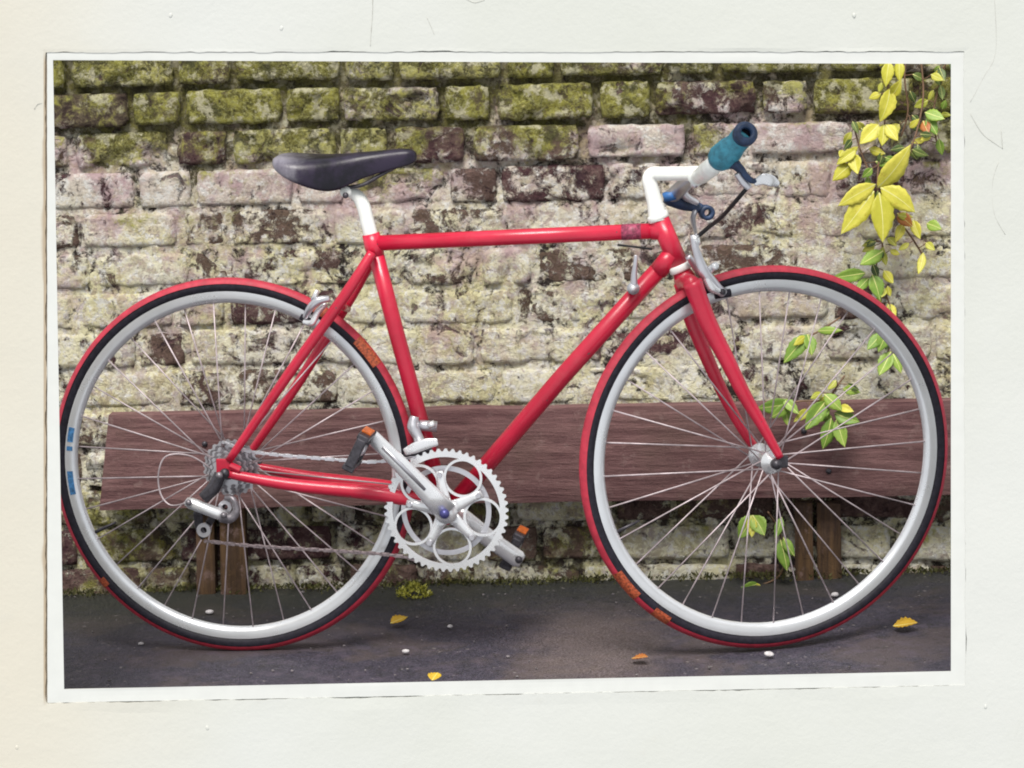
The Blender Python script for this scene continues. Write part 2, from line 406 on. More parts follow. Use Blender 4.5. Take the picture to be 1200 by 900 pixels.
# bricks, one object each
def brick(a0, a1, z0, z1, seed):
    bm = bmesh.new(); w = a1 - a0; h = z1 - z0
    nx = max(8, int(w / 0.0095)); nz = 8
    cx, cz = (a0 + a1) / 2, (z0 + z1) / 2
    proud = random.uniform(-0.004, 0.003) if .30 < z0 < .76 else random.uniform(-0.004, 0.006); tilt = random.uniform(-0.02, 0.02); rot = random.uniform(-0.012, 0.012)
    worn = random.random()
    g = []
    for j in range(nz + 1):
        row = []
        for i in range(nx + 1):
            u = -1 + 2 * i / nx; v = -1 + 2 * j / nz
            u = math.copysign(abs(u) ** 0.8, u); v = math.copysign(abs(v) ** 0.75, v)
            du, dv = (1 - abs(u)) * w / 2, (1 - abs(v)) * h / 2
            e = min(du, dv) + 0.003 * noise.noise(Vector((u * 4 + seed, v * 4, 7))); e = max(e, 0); rr = 0.0065
            drop = 0 if e > rr else (1 - math.sqrt(max(0, 1 - (1 - e / rr) ** 2))) * rr
            corner = max(0, abs(u) + abs(v) - 1.55)
            q = Vector((cx * 9 + u * w * 12 + seed, v * h * 12, seed * 1.7))
            dd = 0.0036 * noise.noise(q) + 0.0026 * noise.noise(q * 3.1) + 0.0014 * noise.noise(q * 7.3)
            k = noise.noise(Vector((u * 1.4 + seed, v * 1.2, 9 + seed)))
            if worn > 0.6 and k > 0.15: dd -= 0.012 * min(1, (k - .15) * 4)      # spalled face
            x = u * w / 2 * (1 - 0.10 * corner) + 0.0040 * noise.noise(Vector((v * 2.6 + seed, seed, u)))
            zz = v * h / 2 * (1 - 0.10 * corner) + 0.0036 * noise.noise(Vector((u * 4.2, seed, 4)))
            x, zz = x - zz * rot, zz + x * rot
            row.append(bm.verts.new(wall_pt(cx + x, cz + zz + wav(cx + x, cz), proud + dd - drop + tilt * zz) - W_AT))
        g.append(row)
    for j in range(nz):
        for i in range(nx): bm.faces.new((g[j][i], g[j][i + 1], g[j + 1][i + 1], g[j + 1][i]))
    loop = g[0][:] + [g[j][nx] for j in range(1, nz + 1)] + g[nz][-2::-1] + [g[j][0] for j in range(nz - 1, 0, -1)]
    bk = [bm.verts.new(v.co - wnorm * 0.05) for v in loop]
    for i in range(len(loop)):
        k = (i + 1) % len(loop); bm.faces.new((loop[i], bk[i], bk[k], loop[k]))
    return from_bm('brick', bm, M['brick'], wall)
zc0 = on_wall(600, 143).z; CH = 0.0780
z = zc0 - CH * math.floor(zc0 / CH) - CH; row_i = 0
nb = 0
while z < ZT - 0.02:
    a = A0 + (0.0 if row_i % 2 else -0.078); k = 0
    while a < A1:
        L = 0.196 if (k % 2 == 0) else 0.098
        if random.random() < 0.16: L = random.choice((0.098, 0.14, 0.21))
        L += random.uniform(-0.010, 0.010)
        hi = z > .74; j = random.uniform(0.008, 0.016) + (random.uniform(0, .008) if hi else 0); jz = random.uniform(0.008, 0.014) + (random.uniform(0, .006) if hi else 0)
        x0, x1 = max(a + j / 2, A0 + .003), min(a + L, A1 - .003)
        if x1 - x0 > 0.03 and z + CH > 0.0:
            brick(x0, x1, max(z + jz / 2 + random.uniform(-.001, .001), -0.03), min(z + CH - jz / 2, ZT - .005), row_i * 37.7 + k * 5.3); nb += 1
        a += L + j / 2; k += 1
    z += CH; row_i += 1
assert nb <= 300, nb

# ---- low rail of one long board on posts, against the wall
rail = tag(empty('board_rail'), 'long weathered brown board on short posts along the foot of the brick wall', 'rail')
def slab(name, corners, t, mat, parent, rough=0.002, cuts=(40, 6)):
    """a plank from four front corners (bl, br, tr, tl) with thickness t behind them"""
    bm = bmesh.new(); bl, br, tr, tl = corners; nx, nz = cuts; g = []
    nn = (br - bl).cross(tl - bl).normalized()
    if nn.dot(wnorm) < 0: nn = -nn
    for j in range(nz + 1):
        row = []
        for i in range(nx + 1):
            u, v = i / nx, j / nz
            p = (bl * (1 - u) + br * u) * (1 - v) + (tl * (1 - u) + tr * u) * v
            e = min(u * (br - bl).length, (1 - u) * (br - bl).length, v * (tl - bl).length, (1 - v) * (tl - bl).length)
            d = rough * (noise.noise(p * 5) + .5 * noise.noise(Vector((p.x * 4, 0, p.z * 90)))) - max(0, 0.003 - e) * 0.8
            edge = UP * (rough * 1.8 * noise.noise(Vector((p.x * 7, v * 9, 2)))) if v in (0, 1) else Vector()
            row.append(bm.verts.new(p + nn * d + edge))
        g.append(row)
    for j in range(nz):
        for i in range(nx): bm.faces.new((g[j][i], g[j][i + 1], g[j + 1][i + 1], g[j + 1][i]))
    loop = g[0][:] + [g[j][nx] for j in range(1, nz + 1)] + g[nz][-2::-1] + [g[j][0] for j in range(nz - 1, 0, -1)]
    bk = [bm.verts.new(v.co - nn * t) for v in loop]
    for i in range(len(loop)):
        k = (i + 1) % len(loop); bm.faces.new((loop[i], bk[i], bk[k], loop[k]))
    bm.faces.new(bk)
    o = from_bm(name, bm, mat, parent); o.modifiers.new('edge', 'EDGE_SPLIT').split_angle = R(28)
    return o
bo = 0.075
slab('board', (on_wall(116, 598, bo), on_wall(1290, 577.5, bo), on_wall(1290, 467, bo), on_wall(127, 487, bo)), 0.035, M['board'], rail, 0.0016, (110, 14))
for (xa, xb, dz) in ((229, 250, 0), (257, 286, 0), (931, 952, 0), (957, 985, 0)):
    po = 0.032 + 0.006 * (xa % 3)
    t0, t1 = on_wall(xa, 590, po), on_wall(xb, 590, po)
    b0, b1 = on_wall(xa + 1, 690, po), on_wall(xb + 2, 690, po)
    b0.z = b1.z = -0.03; t0.z = t1.z = max(t0.z, t1.z)
    slab('post', (b0, b1, t1, t0), 0.028, M['post'], rail, 0.003, (6, 20))

for (bx0, by0) in ((240, 520), (271, 566), (942, 505), (971, 552)):
    pb0 = on_wall(bx0, by0, bo); tube('bolt', [pb0 - wnorm * .004, pb0 + wnorm * .003, pb0 + wnorm * .005], [.0055, .0055, .002], M['darkmetal'], rail, seg=10)
# ---- the white wall with the paper edge round the picture
def on_white(px, py, off=0.0): return hit(px, py, Vector((0, YP + off, 0)), Vector((0, -1, 0)))
def loop_pts(cs, n, off=0.0):
    out = []
    P = [on_white(*q) for q in cs]
    for k in range(4):
        a, b = P[k], P[(k + 1) % 4]
        for i in range(n): out.append((a.lerp(b, i / n), k, i / n))
    return out
PAPER = [(55.5, 824), (1132, 803), (1130, 61), (55, 61.5)]        # bl br tr tl
PICT = [(75, 808), (1114.5, 787), (1114.5, 75), (62, 70.5)]
PAPER_EDGE_X = on_white(53, 824).x; PAPER_Z0 = on_white(54, 824).z; PAPER_Z1 = on_white(54, 62).z; PAPER_K = (on_white(53, 62).x - PAPER_EDGE_X) / (PAPER_Z1 - PAPER_Z0)
M['paint'] = paint()
N = 320
pl = loop_pts(PAPER, N)
cen = sum((p for p, _, _ in pl), Vector()) / len(pl)
def rag(p, k, amp, seed):
    s = noise.noise(Vector((p.x * 35, p.z * 35, seed))) + 0.6 * noise.noise(Vector((p.x * 120, p.z * 120, seed)))
    out = [Vector((0, 0, -1)), Vector((1, 0, 0)), Vector((0, 0, 1)), Vector((-1, 0, 0))][k]
    return p + out * amp * s
gapw = [0.0009, -0.0004, 0.0006, 0.0022]
hole = []; sheet = []
for p, k, u in pl:
    o_ = [Vector((0, 0, -1)), Vector((1, 0, 0)), Vector((0, 0, 1)), Vector((-1, 0, 0))][k]
    gn = noise.noise(Vector((p.x * 14, p.z * 14, 31))) * 0.0022 + noise.noise(Vector((p.x * 60, p.z * 60, 11))) * 0.0012
    hole.append(rag(p, k, 0.0011, 3) + o_ * max(-0.0008, gapw[k] + gn))
    sheet.append(rag(p, k, 0.0005, 8))
outer = []
ox0, ox1, oz0, oz1 = -1.25, 1.25, -0.55, 1.28
for p in hole:
    d = p - cen; t = min((ox1 - cen.x) / d.x if d.x > 0 else (ox0 - cen.x) / d.x if d.x < 0 else 9e9,
                         (oz1 - cen.z) / d.z if d.z > 0 else (oz0 - cen.z) / d.z if d.z < 0 else 9e9)
    outer.append(Vector((cen.x + d.x * t, YP, cen.z + d.z * t)))
def ring_mesh(bm, A, B, steps=1, relief=0.0):
    n = len(A); rows = []
    for s in range(steps + 1):
        f = (s / steps) ** 1.5; row = []
        for i in range(n):
            v = A[i].lerp(B[i], f)
            if relief and 0 < s < steps: v = v + Vector((0, relief * noise.noise(v * 6), 0))
            row.append(bm.verts.new(v))
        rows.append(row)
    for s in range(steps):
        for i in range(n):
            k = (i + 1) % n; bm.faces.new((rows[s][i], rows[s][k], rows[s + 1][k], rows[s + 1][i]))
    return rows
bm = bmesh.new()
rw = ring_mesh(bm, hole, outer, 10, 0.0015)
back_in = [bm.verts.new(v.co + Vector((0, 0.006, 0))) for v in rw[0]]
n = len(hole)
for i in range(n): bm.faces.new((rw[0][i], back_in[i], back_in[(i + 1) % n], rw[0][(i + 1) % n]))
# rebate that carries the paper, then the back of the wall
pc = loop_pts(PICT, N); pic_in = [p for p, _, _ in pc]
reb = [bm.verts.new(p + (p - cen).normalized() * 0.004 + Vector((0, 0.006, 0))) for p in pic_in]
for i in range(n): bm.faces.new((back_in[i], reb[i], reb[(i + 1) % n], back_in[(i + 1) % n]))
bk_in = [bm.verts.new(v.co + Vector((0, 0.006, 0))) for v in reb]
bk_out = [bm.verts.new(v.co + Vector((0, 0.012, 0))) for v in rw[-1]]
for i in range(n):
    k = (i + 1) % n
    bm.faces.new((reb[i], bk_in[i], bk_in[k], reb[k])); bm.faces.new((bk_in[i], bk_out[i], bk_out[k], bk_in[k])); bm.faces.new((bk_out[i], rw[-1][i], rw[-1][k], bk_out[k]))
white = tag(from_bm('white_wall', bm, M['paint'], None, False), 'cream white painted wall surrounding the bicycle picture', 'wall')
M['paper'] = simple('white_paper', (0.565, 0.57, 0.55), 0.6, 0, 0.02, 30, 0, 0.1)
bm = bmesh.new()
pin = [p + Vector((0, 0.0012, 0)) for p in pic_in]; pout = [p + Vector((0, 0.0012, 0)) for p in sheet]
rw2 = ring_mesh(bm, pin, pout, 3, 0.0006)
b1 = [bm.verts.new(v.co + Vector((0, 0.0012, 0))) for v in rw2[0]]; b2 = [bm.verts.new(v.co + Vector((0, 0.0012, 0))) for v in rw2[-1]]
for i in range(n):
    k = (i + 1) % n
    bm.faces.new((rw2[0][i], b1[i], b1[k], rw2[0][k])); bm.faces.new((b1[i], b2[i], b2[k], b1[k])); bm.faces.new((b2[i], rw2[-1][i], rw2[-1][k], b2[k]))
tag(from_bm('paper_border', bm, M['paper'], None, False), 'narrow white paper border with ragged edges framing the bicycle picture', 'paper border')
# hairline cracks and paint drips on the wall
M['crack'] = simple('crack_grime', (0.46, 0.455, 0.42), 0.8)
for pts, w_ in (([(437, -20), (436.5, 14), (435, 36), (434, 54)], .8), ([(1165, -8), (1167, 60), (1153, 90), (1137, 120)], .5), ([(1137, 133), (1150, 155), (1163, 166), (1175, 174)], .6),
               ([(1173, 152), (1175, 175)], .6), ([(1170, 190), (1163, 215), (1165, 250), (1178, 275)], .5), ([(545, -2), (556, 3), (568, 0)], .6), ([(40, 128), (44, 122), (49, 121)], .7),
               ([(20, 874), (45, 868), (60, 872)], .4), ([(500, 20), (506, 33), (509, 41)], .4)):
    P = spline([on_white(a, b, -0.0002) for a, b in pts], 5)
    bm = bmesh.new(); sweep(bm, P, [0.0006 * w_ * (0.5 + random.random()) for _ in P], 5)
    from_bm('crack', bm, M['crack'], white)
for (a, b) in ((330, 33), (200, 18), (1001, 18), (243, 853), (20, 876), (1155, 828)):
    p = on_white(a, b); bm = bmesh.new(); bmesh.ops.create_icosphere(bm, subdivisions=2, radius=0.003)
    for v in bm.verts: v.co = Vector((v.co.x * (1 + .5 * noise.noise(v.co * 300 + p)), v.co.y * .35, v.co.z * 1.4)) + p
    from_bm('paint_blob', bm, M['paint'], white)

# ================================================================= THE BICYCLE
bike = tag(empty('bicycle'), 'red road bicycle with silver cranks and black saddle standing before the brick wall', 'bicycle')
def tubeB(name, pts, rad, mat, parent, off=None, **kw):
    return tube(name, [B(*(p if len(p) == 3 else (p[0], p[1], 0.0))) for p in pts], rad, mat, parent, **kw)
PX = S

# ---- frame
fr = empty('frame', bike)
tubeB('seat_tube', [(436, 280), (464, 388), (523, 602)], 9.2 * PX, M['red'], fr, seg=20)
tubeB('top_tube', [(441, 285), (610, 277.5), (779, 270)], 9.0 * PX, M['red'], fr, seg=20)
tubeB('down_tube', [(789, 297), (660, 440), (523, 600)], 10.2 * PX, M['red'], fr, seg=20)
tubeB('head_tube', [(772, 256), (796, 311)], 11.3 * PX, M['red'], fr, seg=20)
tubeB('seat_lug', [(434.5, 274), (438, 288), (441, 300)], [10 * PX, 11 * PX, 9.6 * PX], M['red'], fr, seg=20)
tubeB('lug', [(763, 271), (781, 270)], [9.8 * PX, 11 * PX], M['red'], fr, seg=18)
tubeB('lug', [(771, 318), (789, 298)], [11 * PX, 12 * PX], M['red'], fr, seg=18)
tube('bottom_bracket_shell', [B(523, 601, .034), B(523, 601, -.034)], 14 * PX, M['red'], fr, seg=24)
tubeB('seat_stay', [(436, 296, .022), (405, 345, .046), (340, 436, .056), (268, 540, .062)], [5.5 * PX, 6.6 * PX, 6.2 * PX, 4.6 * PX], M['red'], fr, curve=True)
tubeB('seat_stay', [(440, 296, -.018), (413, 345, -.046), (350, 448, -.056), (290, 535, -.062)], [5.5 * PX, 6.4 * PX, 6.0 * PX, 4.4 * PX], M['red'], fr, curve=True)
tubeB('chain_stay', [(512, 591, .022), (440, 578, .042), (340, 568, .054), (266, 555, .062)], [9 * PX, 9 * PX, 7.4 * PX, 5.0 * PX], M['red'], fr, curve=True)
tubeB('chain_stay', [(512, 580, -.022), (440, 569, -.042), (360, 558, -.054), (290, 545, -.062)], [9 * PX, 8.4 * PX, 6.6 * PX, 4.6 * PX], M['red'], fr, curve=True)
tubeB('brake_bridge', [(398, 357, .046), (407, 362, -.046)], 4.5 * PX, M['red'], fr, seg=10)
for off, (hx, hy) in ((.063, (262, 548)), (-.063, (287, 540))):
    bm = bmesh.new(); p = B(hx, hy, off)
    box(bm, p, bdir * .013, bnear * .003, UP * .016, .002)
    sweep(bm, [p + bdir * .012 + UP * .004, p + bdir * .03 - UP * .004], .007, 8)
    from_bm('dropout', bm, M['red'] if off > 0 else M['darkmetal'], fr, False)
tubeB('cable', [(724, 287, .016), (742, 289, .022), (764, 292, .014)], 1.3 * PX, M['cable'], fr, curve=True, seg=8)
# top tube maker's band, worn
tubeB('decal', [(729, 272.2), (752, 271.2)], 9.25 * PX, simple('faded_decal', (.30, .05, .10), .5, 0, .5, 200), fr, seg=20)

# ---- fork and front wheel are steered away
SY = R(14.0)
fdir = Vector((math.cos(SY), math.sin(SY), 0)); fnear = Vector((math.sin(SY), -math.cos(SY), 0))
def F(px, py, off=0.0): return hit(px, py, HUBF + fnear * off, fnear)
fk = empty('fork', bike)
tube('headset_cup', [B(791.5, 311.5), B(799.5, 309.5)], 4 * PX, M['white'], fk) if False else None
ax = (B(796, 311) - B(772, 256)).normalized()
def ringtube(name, c0, l, r, mat, parent):
    return tube(name, [c0 - ax * l, c0 - ax * l * .6, c0 + ax * l * .6, c0 + ax * l], [r * .9, r, r, r * .9], mat, parent, seg=24)
ringtube('headset_cup', B(797, 314), 4.2 * PX, 13.2 * PX, M['white'], fk)
ringtube('headset_cup', B(771, 254), 4.0 * PX, 12.5 * PX, M['white'], fk)
crown = B(804, 330)
tube('fork_crown', [crown - ax * 14 * PX, crown - ax * 4 * PX, crown + ax * 9 * PX], [10 * PX, 13 * PX, 12 * PX], M['red'], fk, seg=20)
tube('crown_shoulder', [F(812, 334, .044), F(806, 330, 0), F(800, 333, -.044)], 9.5 * PX, M['red'], fk, seg=14, curve=True)
tube('fork_blade', [F(811, 330, .040), F(829, 377, .044), F(851, 420, .046), F(873, 464, .048), F(894, 500, .050), F(914, 536, .052)],
     [11.5 * PX, 10.5 * PX, 9.3 * PX, 8 * PX, 6.2 * PX, 4.6 * PX], M['red'], fk, curve=True)
tube('fork_blade', [F(800, 332, -.040), F(809, 370, -.044), F(829, 420, -.046), F(850, 466, -.048), F(873, 508, -.050), F(890, 531, -.052)],
     [10.5 * PX, 9 * PX, 8 * PX, 7 * PX, 5.6 * PX, 4.4 * PX], M['red'], fk, curve=True)
for s_, (hx, hy) in ((.053, (917, 541)), (-.053, (889, 533))):
    bm = bmesh.new(); p = F(hx, hy, s_)
    box(bm, p, fdir * .010, fnear * .0025, UP * .011, .002); from_bm('fork_end', bm, M['darkmetal'], fk, False)

# ---- wheels
def frame_of(center, d, near, sx=1.0):
    # local X = forward, Y = away from camera, Z = up
    mt = Matrix((d * sx, -near, UP)).transposed().to_4x4(); mt.translation = center; return mt
def make_wheel(name_center, d, near, R_, sx, nspk, phase, rear):
    w = empty('wheel', bike)
    fm = frame_of(name_center, d, near, sx)
    k = R_ / 0.334
    rt, rc = 0.0125 * k, (0.334 - 0.0125) * k       # tyre section
    # sidewalls
    bm = bmesh.new(); prof = []
    for i in range(20):
        a = 2 * math.pi * i / 20; prof.append((rc + rt * math.cos(a) * 1.0, rt * math.sin(a)))
    lathe(bm, prof, 112, fm); from_bm('tyre', bm, M['black'], w)
    bm = bmesh.new(); prof = []
    for i in range(13):
        a = R(-72) + R(144) * i / 12; prof.append((rc + (rt + .0012) * math.cos(a), (rt + .0012) * math.sin(a)))
    lathe(bm, prof, 112, fm, False); from_bm('tread', bm, M['tread'], w)
    ro, ri, hw = .3120 * k, .2915 * k, .0100
    prof = [(ro, -hw), (ro, hw), (ro - .012 * k, hw), (ri + .004 * k, hw * .72), (ri, hw * .35), (ri - .0012, 0), (ri, -hw * .35), (ri + .004 * k, -hw * .72), (ro - .012 * k, -hw)]
    bm = bmesh.new(); lathe(bm, prof, 112, fm); rim = from_bm('rim', bm, M['rim'], w)
    md = rim.modifiers.new('edge', 'EDGE_SPLIT'); md.split_angle = R(35)
    # hub
    fl = .034 if not rear else .030
    bm = bmesh.new()
    prof = [(.004, -.052), (.009, -.050), (.010, -fl - .004), (.021, -fl - .002), (.021, -fl + .002), (.011, -fl + .007), (.009, 0), (.011, fl - .007), (.021, fl - .002), (.021, fl + .002), (.010, fl + .004), (.009, .050), (.004, .052)]
    lathe(bm, prof, 28, fm, False); from_bm('hub', bm, M['bright'], w)
    # quick release lever end
    bm = bmesh.new(); tip = .060 if not rear else .070
    lathe(bm, [(.0, -tip - .006), (.007, -tip - .004), (.009, -tip), (.009, -tip + .010), (.003, -tip + .011)], 18, fm, False); from_bm('axle_nut', bm, M['darkmetal'], w)
    # spokes
    base = None
    for i in range(nspk):
        side = -1 if i % 2 == 0 else 1
        a = 2 * math.pi * i / nspk + phase
        lead = (1 if (i // 2) % 2 == 0 else -1) * (2 * math.pi / nspk) * 3.1
        p0 = Vector((.0195 * math.cos(a + lead), side * fl, .0195 * math.sin(a + lead)))
        p1 = Vector(((ri + .001) * math.cos(a), side * .003, (ri + .001) * math.sin(a)))
        bm = bmesh.new(); sweep(bm, [fm @ p0, fm @ p1], .0014, 6); from_bm('spoke', bm, M['spoke'], w)
    # valve
    a = phase + R(200); q0 = Vector((ri * math.cos(a), 0, ri * math.sin(a))); q1 = Vector(((ri - .045) * math.cos(a), 0, (ri - .045) * math.sin(a)))
    bm = bmesh.new(); sweep(bm, [fm @ q0, fm @ q0.lerp(q1, .5), fm @ q1], [.0034, .003, .002], 8); from_bm('valve', bm, M['darkmetal'], w)
    return w, fm, rc, rt, ro, ri, hw
def tyre_label(w, fm, rc, rt, angs, mat, name='tyre_label', lo=22, hi=100):
    for a0, a1 in angs:
        bm = bmesh.new(); prof = []
        for i in range(7):
            a = R(-lo) + R(-(hi - lo)) * i / 6; prof.append((rc + (rt + .0020) * math.cos(a), (rt + .0020) * math.sin(a)))
        arc_lathe(bm, prof, R(a0), R(a1), 14, fm); from_bm(name, bm, mat, w)
rw_, fmr, rc, rt, ro, ri, hw = make_wheel(HUBR, bdir, bnear, R_REAR, .976, 32, R(5), True)
tyre_label(rw_, fmr, rc, rt, ((34, 44), (56, 61), (219, 222)), M['tyrelabel'])
for a0, a1 in ((167, 172), (173.5, 175), (182, 190)):
    bm = bmesh.new(); arc_lathe(bm, [(ro - .014, -hw - .0006), (ro - .003, -hw - .0006)], R(a0), R(a1), 10, fmr); from_bm('rim_sticker', bm, M['sticker'], rw_)
fw_, fmf, rc, rt, ro, ri, hw = make_wheel(HUBF, fdir, fnear, R_FRONT, .995, 32, R(2), False)
tyre_label(fw_, fmf, rc, rt, ((213, 223), (230, 236)), M['tyrelabel'])

# ---- cassette and rear mech
cas = empty('cassette', bike)
for i, r_ in enumerate((.050, .045, .041, .037, .033, .030, .027)):
    bm = bmesh.new(); y = .018 + i * .0048; prof = []
    nt = int(r_ / .0021); seg = nt * 4; rings = []
    f2 = frame_of(HUBR, bdir, bnear)
    o_, i_ = [], []
    for s in range(seg):
        a = 2 * math.pi * s / seg; rr = r_ + (.0022 if s % 4 in (0, 1) else -.0012)
        o_.append((bm.verts.new(f2 @ Vector((rr * math.cos(a), -y - .0009, rr * math.sin(a)))), bm.verts.new(f2 @ Vector((rr * math.cos(a), -y + .0009, rr * math.sin(a))))))
        i_.append((bm.verts.new(f2 @ Vector((.016 * math.cos(a), -y - .0009, .016 * math.sin(a)))), bm.verts.new(f2 @ Vector((.016 * math.cos(a), -y + .0009, .016 * math.sin(a))))))
    for s in range(seg):
        k = (s + 1) % seg
        bm.faces.new((o_[s][0], o_[k][0], o_[k][1], o_[s][1])); bm.faces.new((o_[s][0], i_[s][0], i_[k][0], o_[k][0])); bm.faces.new((o_[s][1], o_[k][1], i_[k][1], i_[s][1]))
    from_bm('sprocket', bm, M['silver'] if i % 2 == 0 else M['midmetal'], cas, False)
rd = empty('rear_derailleur', bike)
tubeB('hanger', [(258, 556, .066), (250, 572, .070), (238, 584, .074)], [7 * PX, 8 * PX, 7 * PX], M['darkmetal'], rd, curve=True)
tubeB('derailleur_body', [(219, 588, .078), (224, 590, .080), (256, 602, .080), (264, 605, .078)], [5.5 * PX, 7.0 * PX, 7.0 * PX, 5 * PX], M['bright'], rd, seg=16)
tubeB('knuckle', [(258, 606, .078), (270, 607, .078), (277, 598, .076), (273, 585, .074), (264, 583, .07)], [6 * PX, 6 * PX, 4.6 * PX, 3.6 * PX, 3 * PX], M['midmetal'], rd, curve=True)
tubeB('cage', [(232, 600, .064), (234, 620, .060), (240, 630, .058)], [6 * PX, 5 * PX, 5 * PX], M['darkmetal'], rd, curve=True, flat=(bnear, .35))
for (qx, qy) in ((221, 589), (262, 604), (257, 557)):
    tube('pivot_bolt', [B(qx, qy, .082), B(qx, qy, .096)], [4.2 * PX, 3.6 * PX], M['midmetal'], rd, seg=12)
for (qx, qy, r_) in ((264, 594, 8), (239, 621, 8.5)):
    bm = bmesh.new(); lathe(bm, [(r_ * PX, -.003), (r_ * PX, .003), (r_ * .45 * PX, .003), (r_ * .45 * PX, -.003)], 22, frame_of(B(qx, qy, .062), bdir, bnear)); from_bm('jockey_wheel', bm, M['silver'], rd, False)
tubeB('cage_plate', [(262, 590, .055), (250, 605, .055), (239, 622, .055)], [4 * PX, 4.5 * PX, 4 * PX], M['darkmetal'], rd, flat=(bnear, .3))
tubeB('cable_loop', [(256, 556, .03), (225, 535, .05), (196, 534, .06), (186, 553, .066), (188, 578, .07), (200, 592, .076), (220, 589, .078)], 1.0 * PX, M['spoke'], rd, curve=True, seg=8)

# ---- crankset
cs = empty('crankset', bike)
BB = B(521.5, 601, .0)
CR = frame_of(B(523, 598, .046), bdir, bnear)
def annulus(bm, fm, ri, ro, y0, y1, seg=80): lathe(bm, [(ro, y0), (ro, y1), (ri, y1), (ri, y0)], seg, fm)
bm = bmesh.new(); nt = 53; seg = nt * 4; o_, i_ = [], []
for s in range(seg):
    a = 2 * math.pi * s / seg; rr = .1085 + (.0030 if s % 4 in (0, 1) else -.0022)
    o_.append([bm.verts.new(CR @ Vector((rr * math.cos(a), y, rr * math.sin(a)))) for y in (-.0016, .0016)])
    i_.append([bm.verts.new(CR @ Vector((.0965 * math.cos(a), y, .0965 * math.sin(a)))) for y in (-.0016, .0016)])
for s in range(seg):
    k = (s + 1) % seg
    bm.faces.new((o_[s][0], o_[k][0], o_[k][1], o_[s][1])); bm.faces.new((o_[s][0], i_[s][0], i_[k][0], o_[k][0])); bm.faces.new((o_[s][1], o_[k][1], i_[k][1], i_[s][1])); bm.faces.new((i_[s][0], i_[s][1], i_[k][1], i_[k][0]))
ring = from_bm('chainring', bm, M['bright'], cs, False)
for q in range(5):
    a = R(98 + 36 + 72 * q)
    lp = CR.copy(); lp.translation = CR @ Vector((.0665 * math.cos(a), 0, .0665 * math.sin(a)))
    bm = bmesh.new(); annulus(bm, lp, .0305, .0350, -.0017, .0017, 40); from_bm('chainring_loop', bm, M['bright'], ring, False)
CR2 = frame_of(B(523, 598, .039), bdir, bnear)
bm = bmesh.new(); annulus(bm, CR2, .072, .081, -.0015, .0015); from_bm('inner_chainring', bm, M['silver'], cs, False)
for q in range(5):
    a = R(98 + 72 * q)
    dv = Vector((math.cos(a), 0, math.sin(a))); pts = [CR @ (dv * r_ + Vector((0, -.003, 0))) for r_ in (.008, .03, .055, .072)]
    tube('spider_arm', pts, [.014, .0105, .0075, .0065], M['bright'], cs, seg=12, flat=(bnear, .42))
    bm = bmesh.new(); pb = frame_of(CR @ (dv * .066 + Vector((0, -.0055, 0))), bdir, bnear); lathe(bm, [(0, -.0035), (.0045, -.0035), (.005, -.002), (.005, .002)], 14, pb, False); from_bm('chainring_bolt', bm, M['silver'], cs, False)
tubeB('crank_arm', [(523, 600, .062), (505, 581, .068), (470, 545, .076), (436, 512, .084), (431, 507, .084)], [13.5 * PX, 12 * PX, 9.8 * PX, 9.0 * PX, 6.5 * PX], M['bright'], cs, seg=16, flat=(bnear, .42))
tubeB('crank_groove', [(498, 574, .0765), (470, 545, .0826), (448, 524, .0880)], [2.2 * PX, 2.6 * PX, 2.0 * PX], M['silver'], cs, seg=8, flat=(bnear, .5))
tube('pedal_axle_end', [B(434, 510, .080), B(434, 510, .094)], 3.6 * PX, M['midmetal'], cs, seg=12)
tubeB('crank_arm', [(525, 596, -.055), (550, 614, -.062), (580, 636, -.070), (607, 655, -.076), (612, 658, -.076)], [13 * PX, 12 * PX, 10.5 * PX, 11 * PX, 8 * PX], M['bright'], cs, seg=16, flat=(bnear, .55))
tube('crank_bolt', [B(521, 602, .066), B(521, 602, .077)], [6 * PX, 5.2 * PX], simple('blue_bolt', (.07, .07, .22), .35, .4), cs, seg=18)
tube('crank_hub', [B(523, 600, .050), B(522.5, 601, .066)], 13 * PX, M['bright'], cs, seg=22)
tube('axle_cap', [B(608, 656, -.055), B(608, 656, -.062)], 4.5 * PX, M['darkmetal'], cs, seg=14)

def pedal(centre, dirv, near_len, name='pedal'):
    pd = empty(name, bike); u = dirv.normalized(); v = bnear; wv = u.cross(v)
    for s in (-1, 1):
        bm = bmesh.new(); box(bm, centre + u * .030 * s, u * .006, v * .036, wv * .011, .003); from_bm('pedal_plate', bm, M['darkmetal'], pd, False)
        bm = bmesh.new(); box(bm, centre + u * .0375 * s, u * .002, v * .018, wv * .009, .001); from_bm('reflector', bm, M['orange'], pd, False)
    for s in (-1, 1):
        bm = bmesh.new(); box(bm, centre + v * .033 * s, u * .028, v * .004, wv * .009, .003); from_bm('pedal_side', bm, M['darkmetal'], pd, False)
    bm = bmesh.new(); sweep(bm, [centre + v * .036, centre, centre - v * .036], [.008, .011, .009], 14); from_bm('spindle', bm, M['silver'], pd)
    return pd
pedal(B(421, 527, .135), (B(435, 503, .135) - B(412, 550, .135)), .04)
pedal(B(603, 642, -.125), (B(612, 626, -.125) - B(600, 652, -.125)), .04)

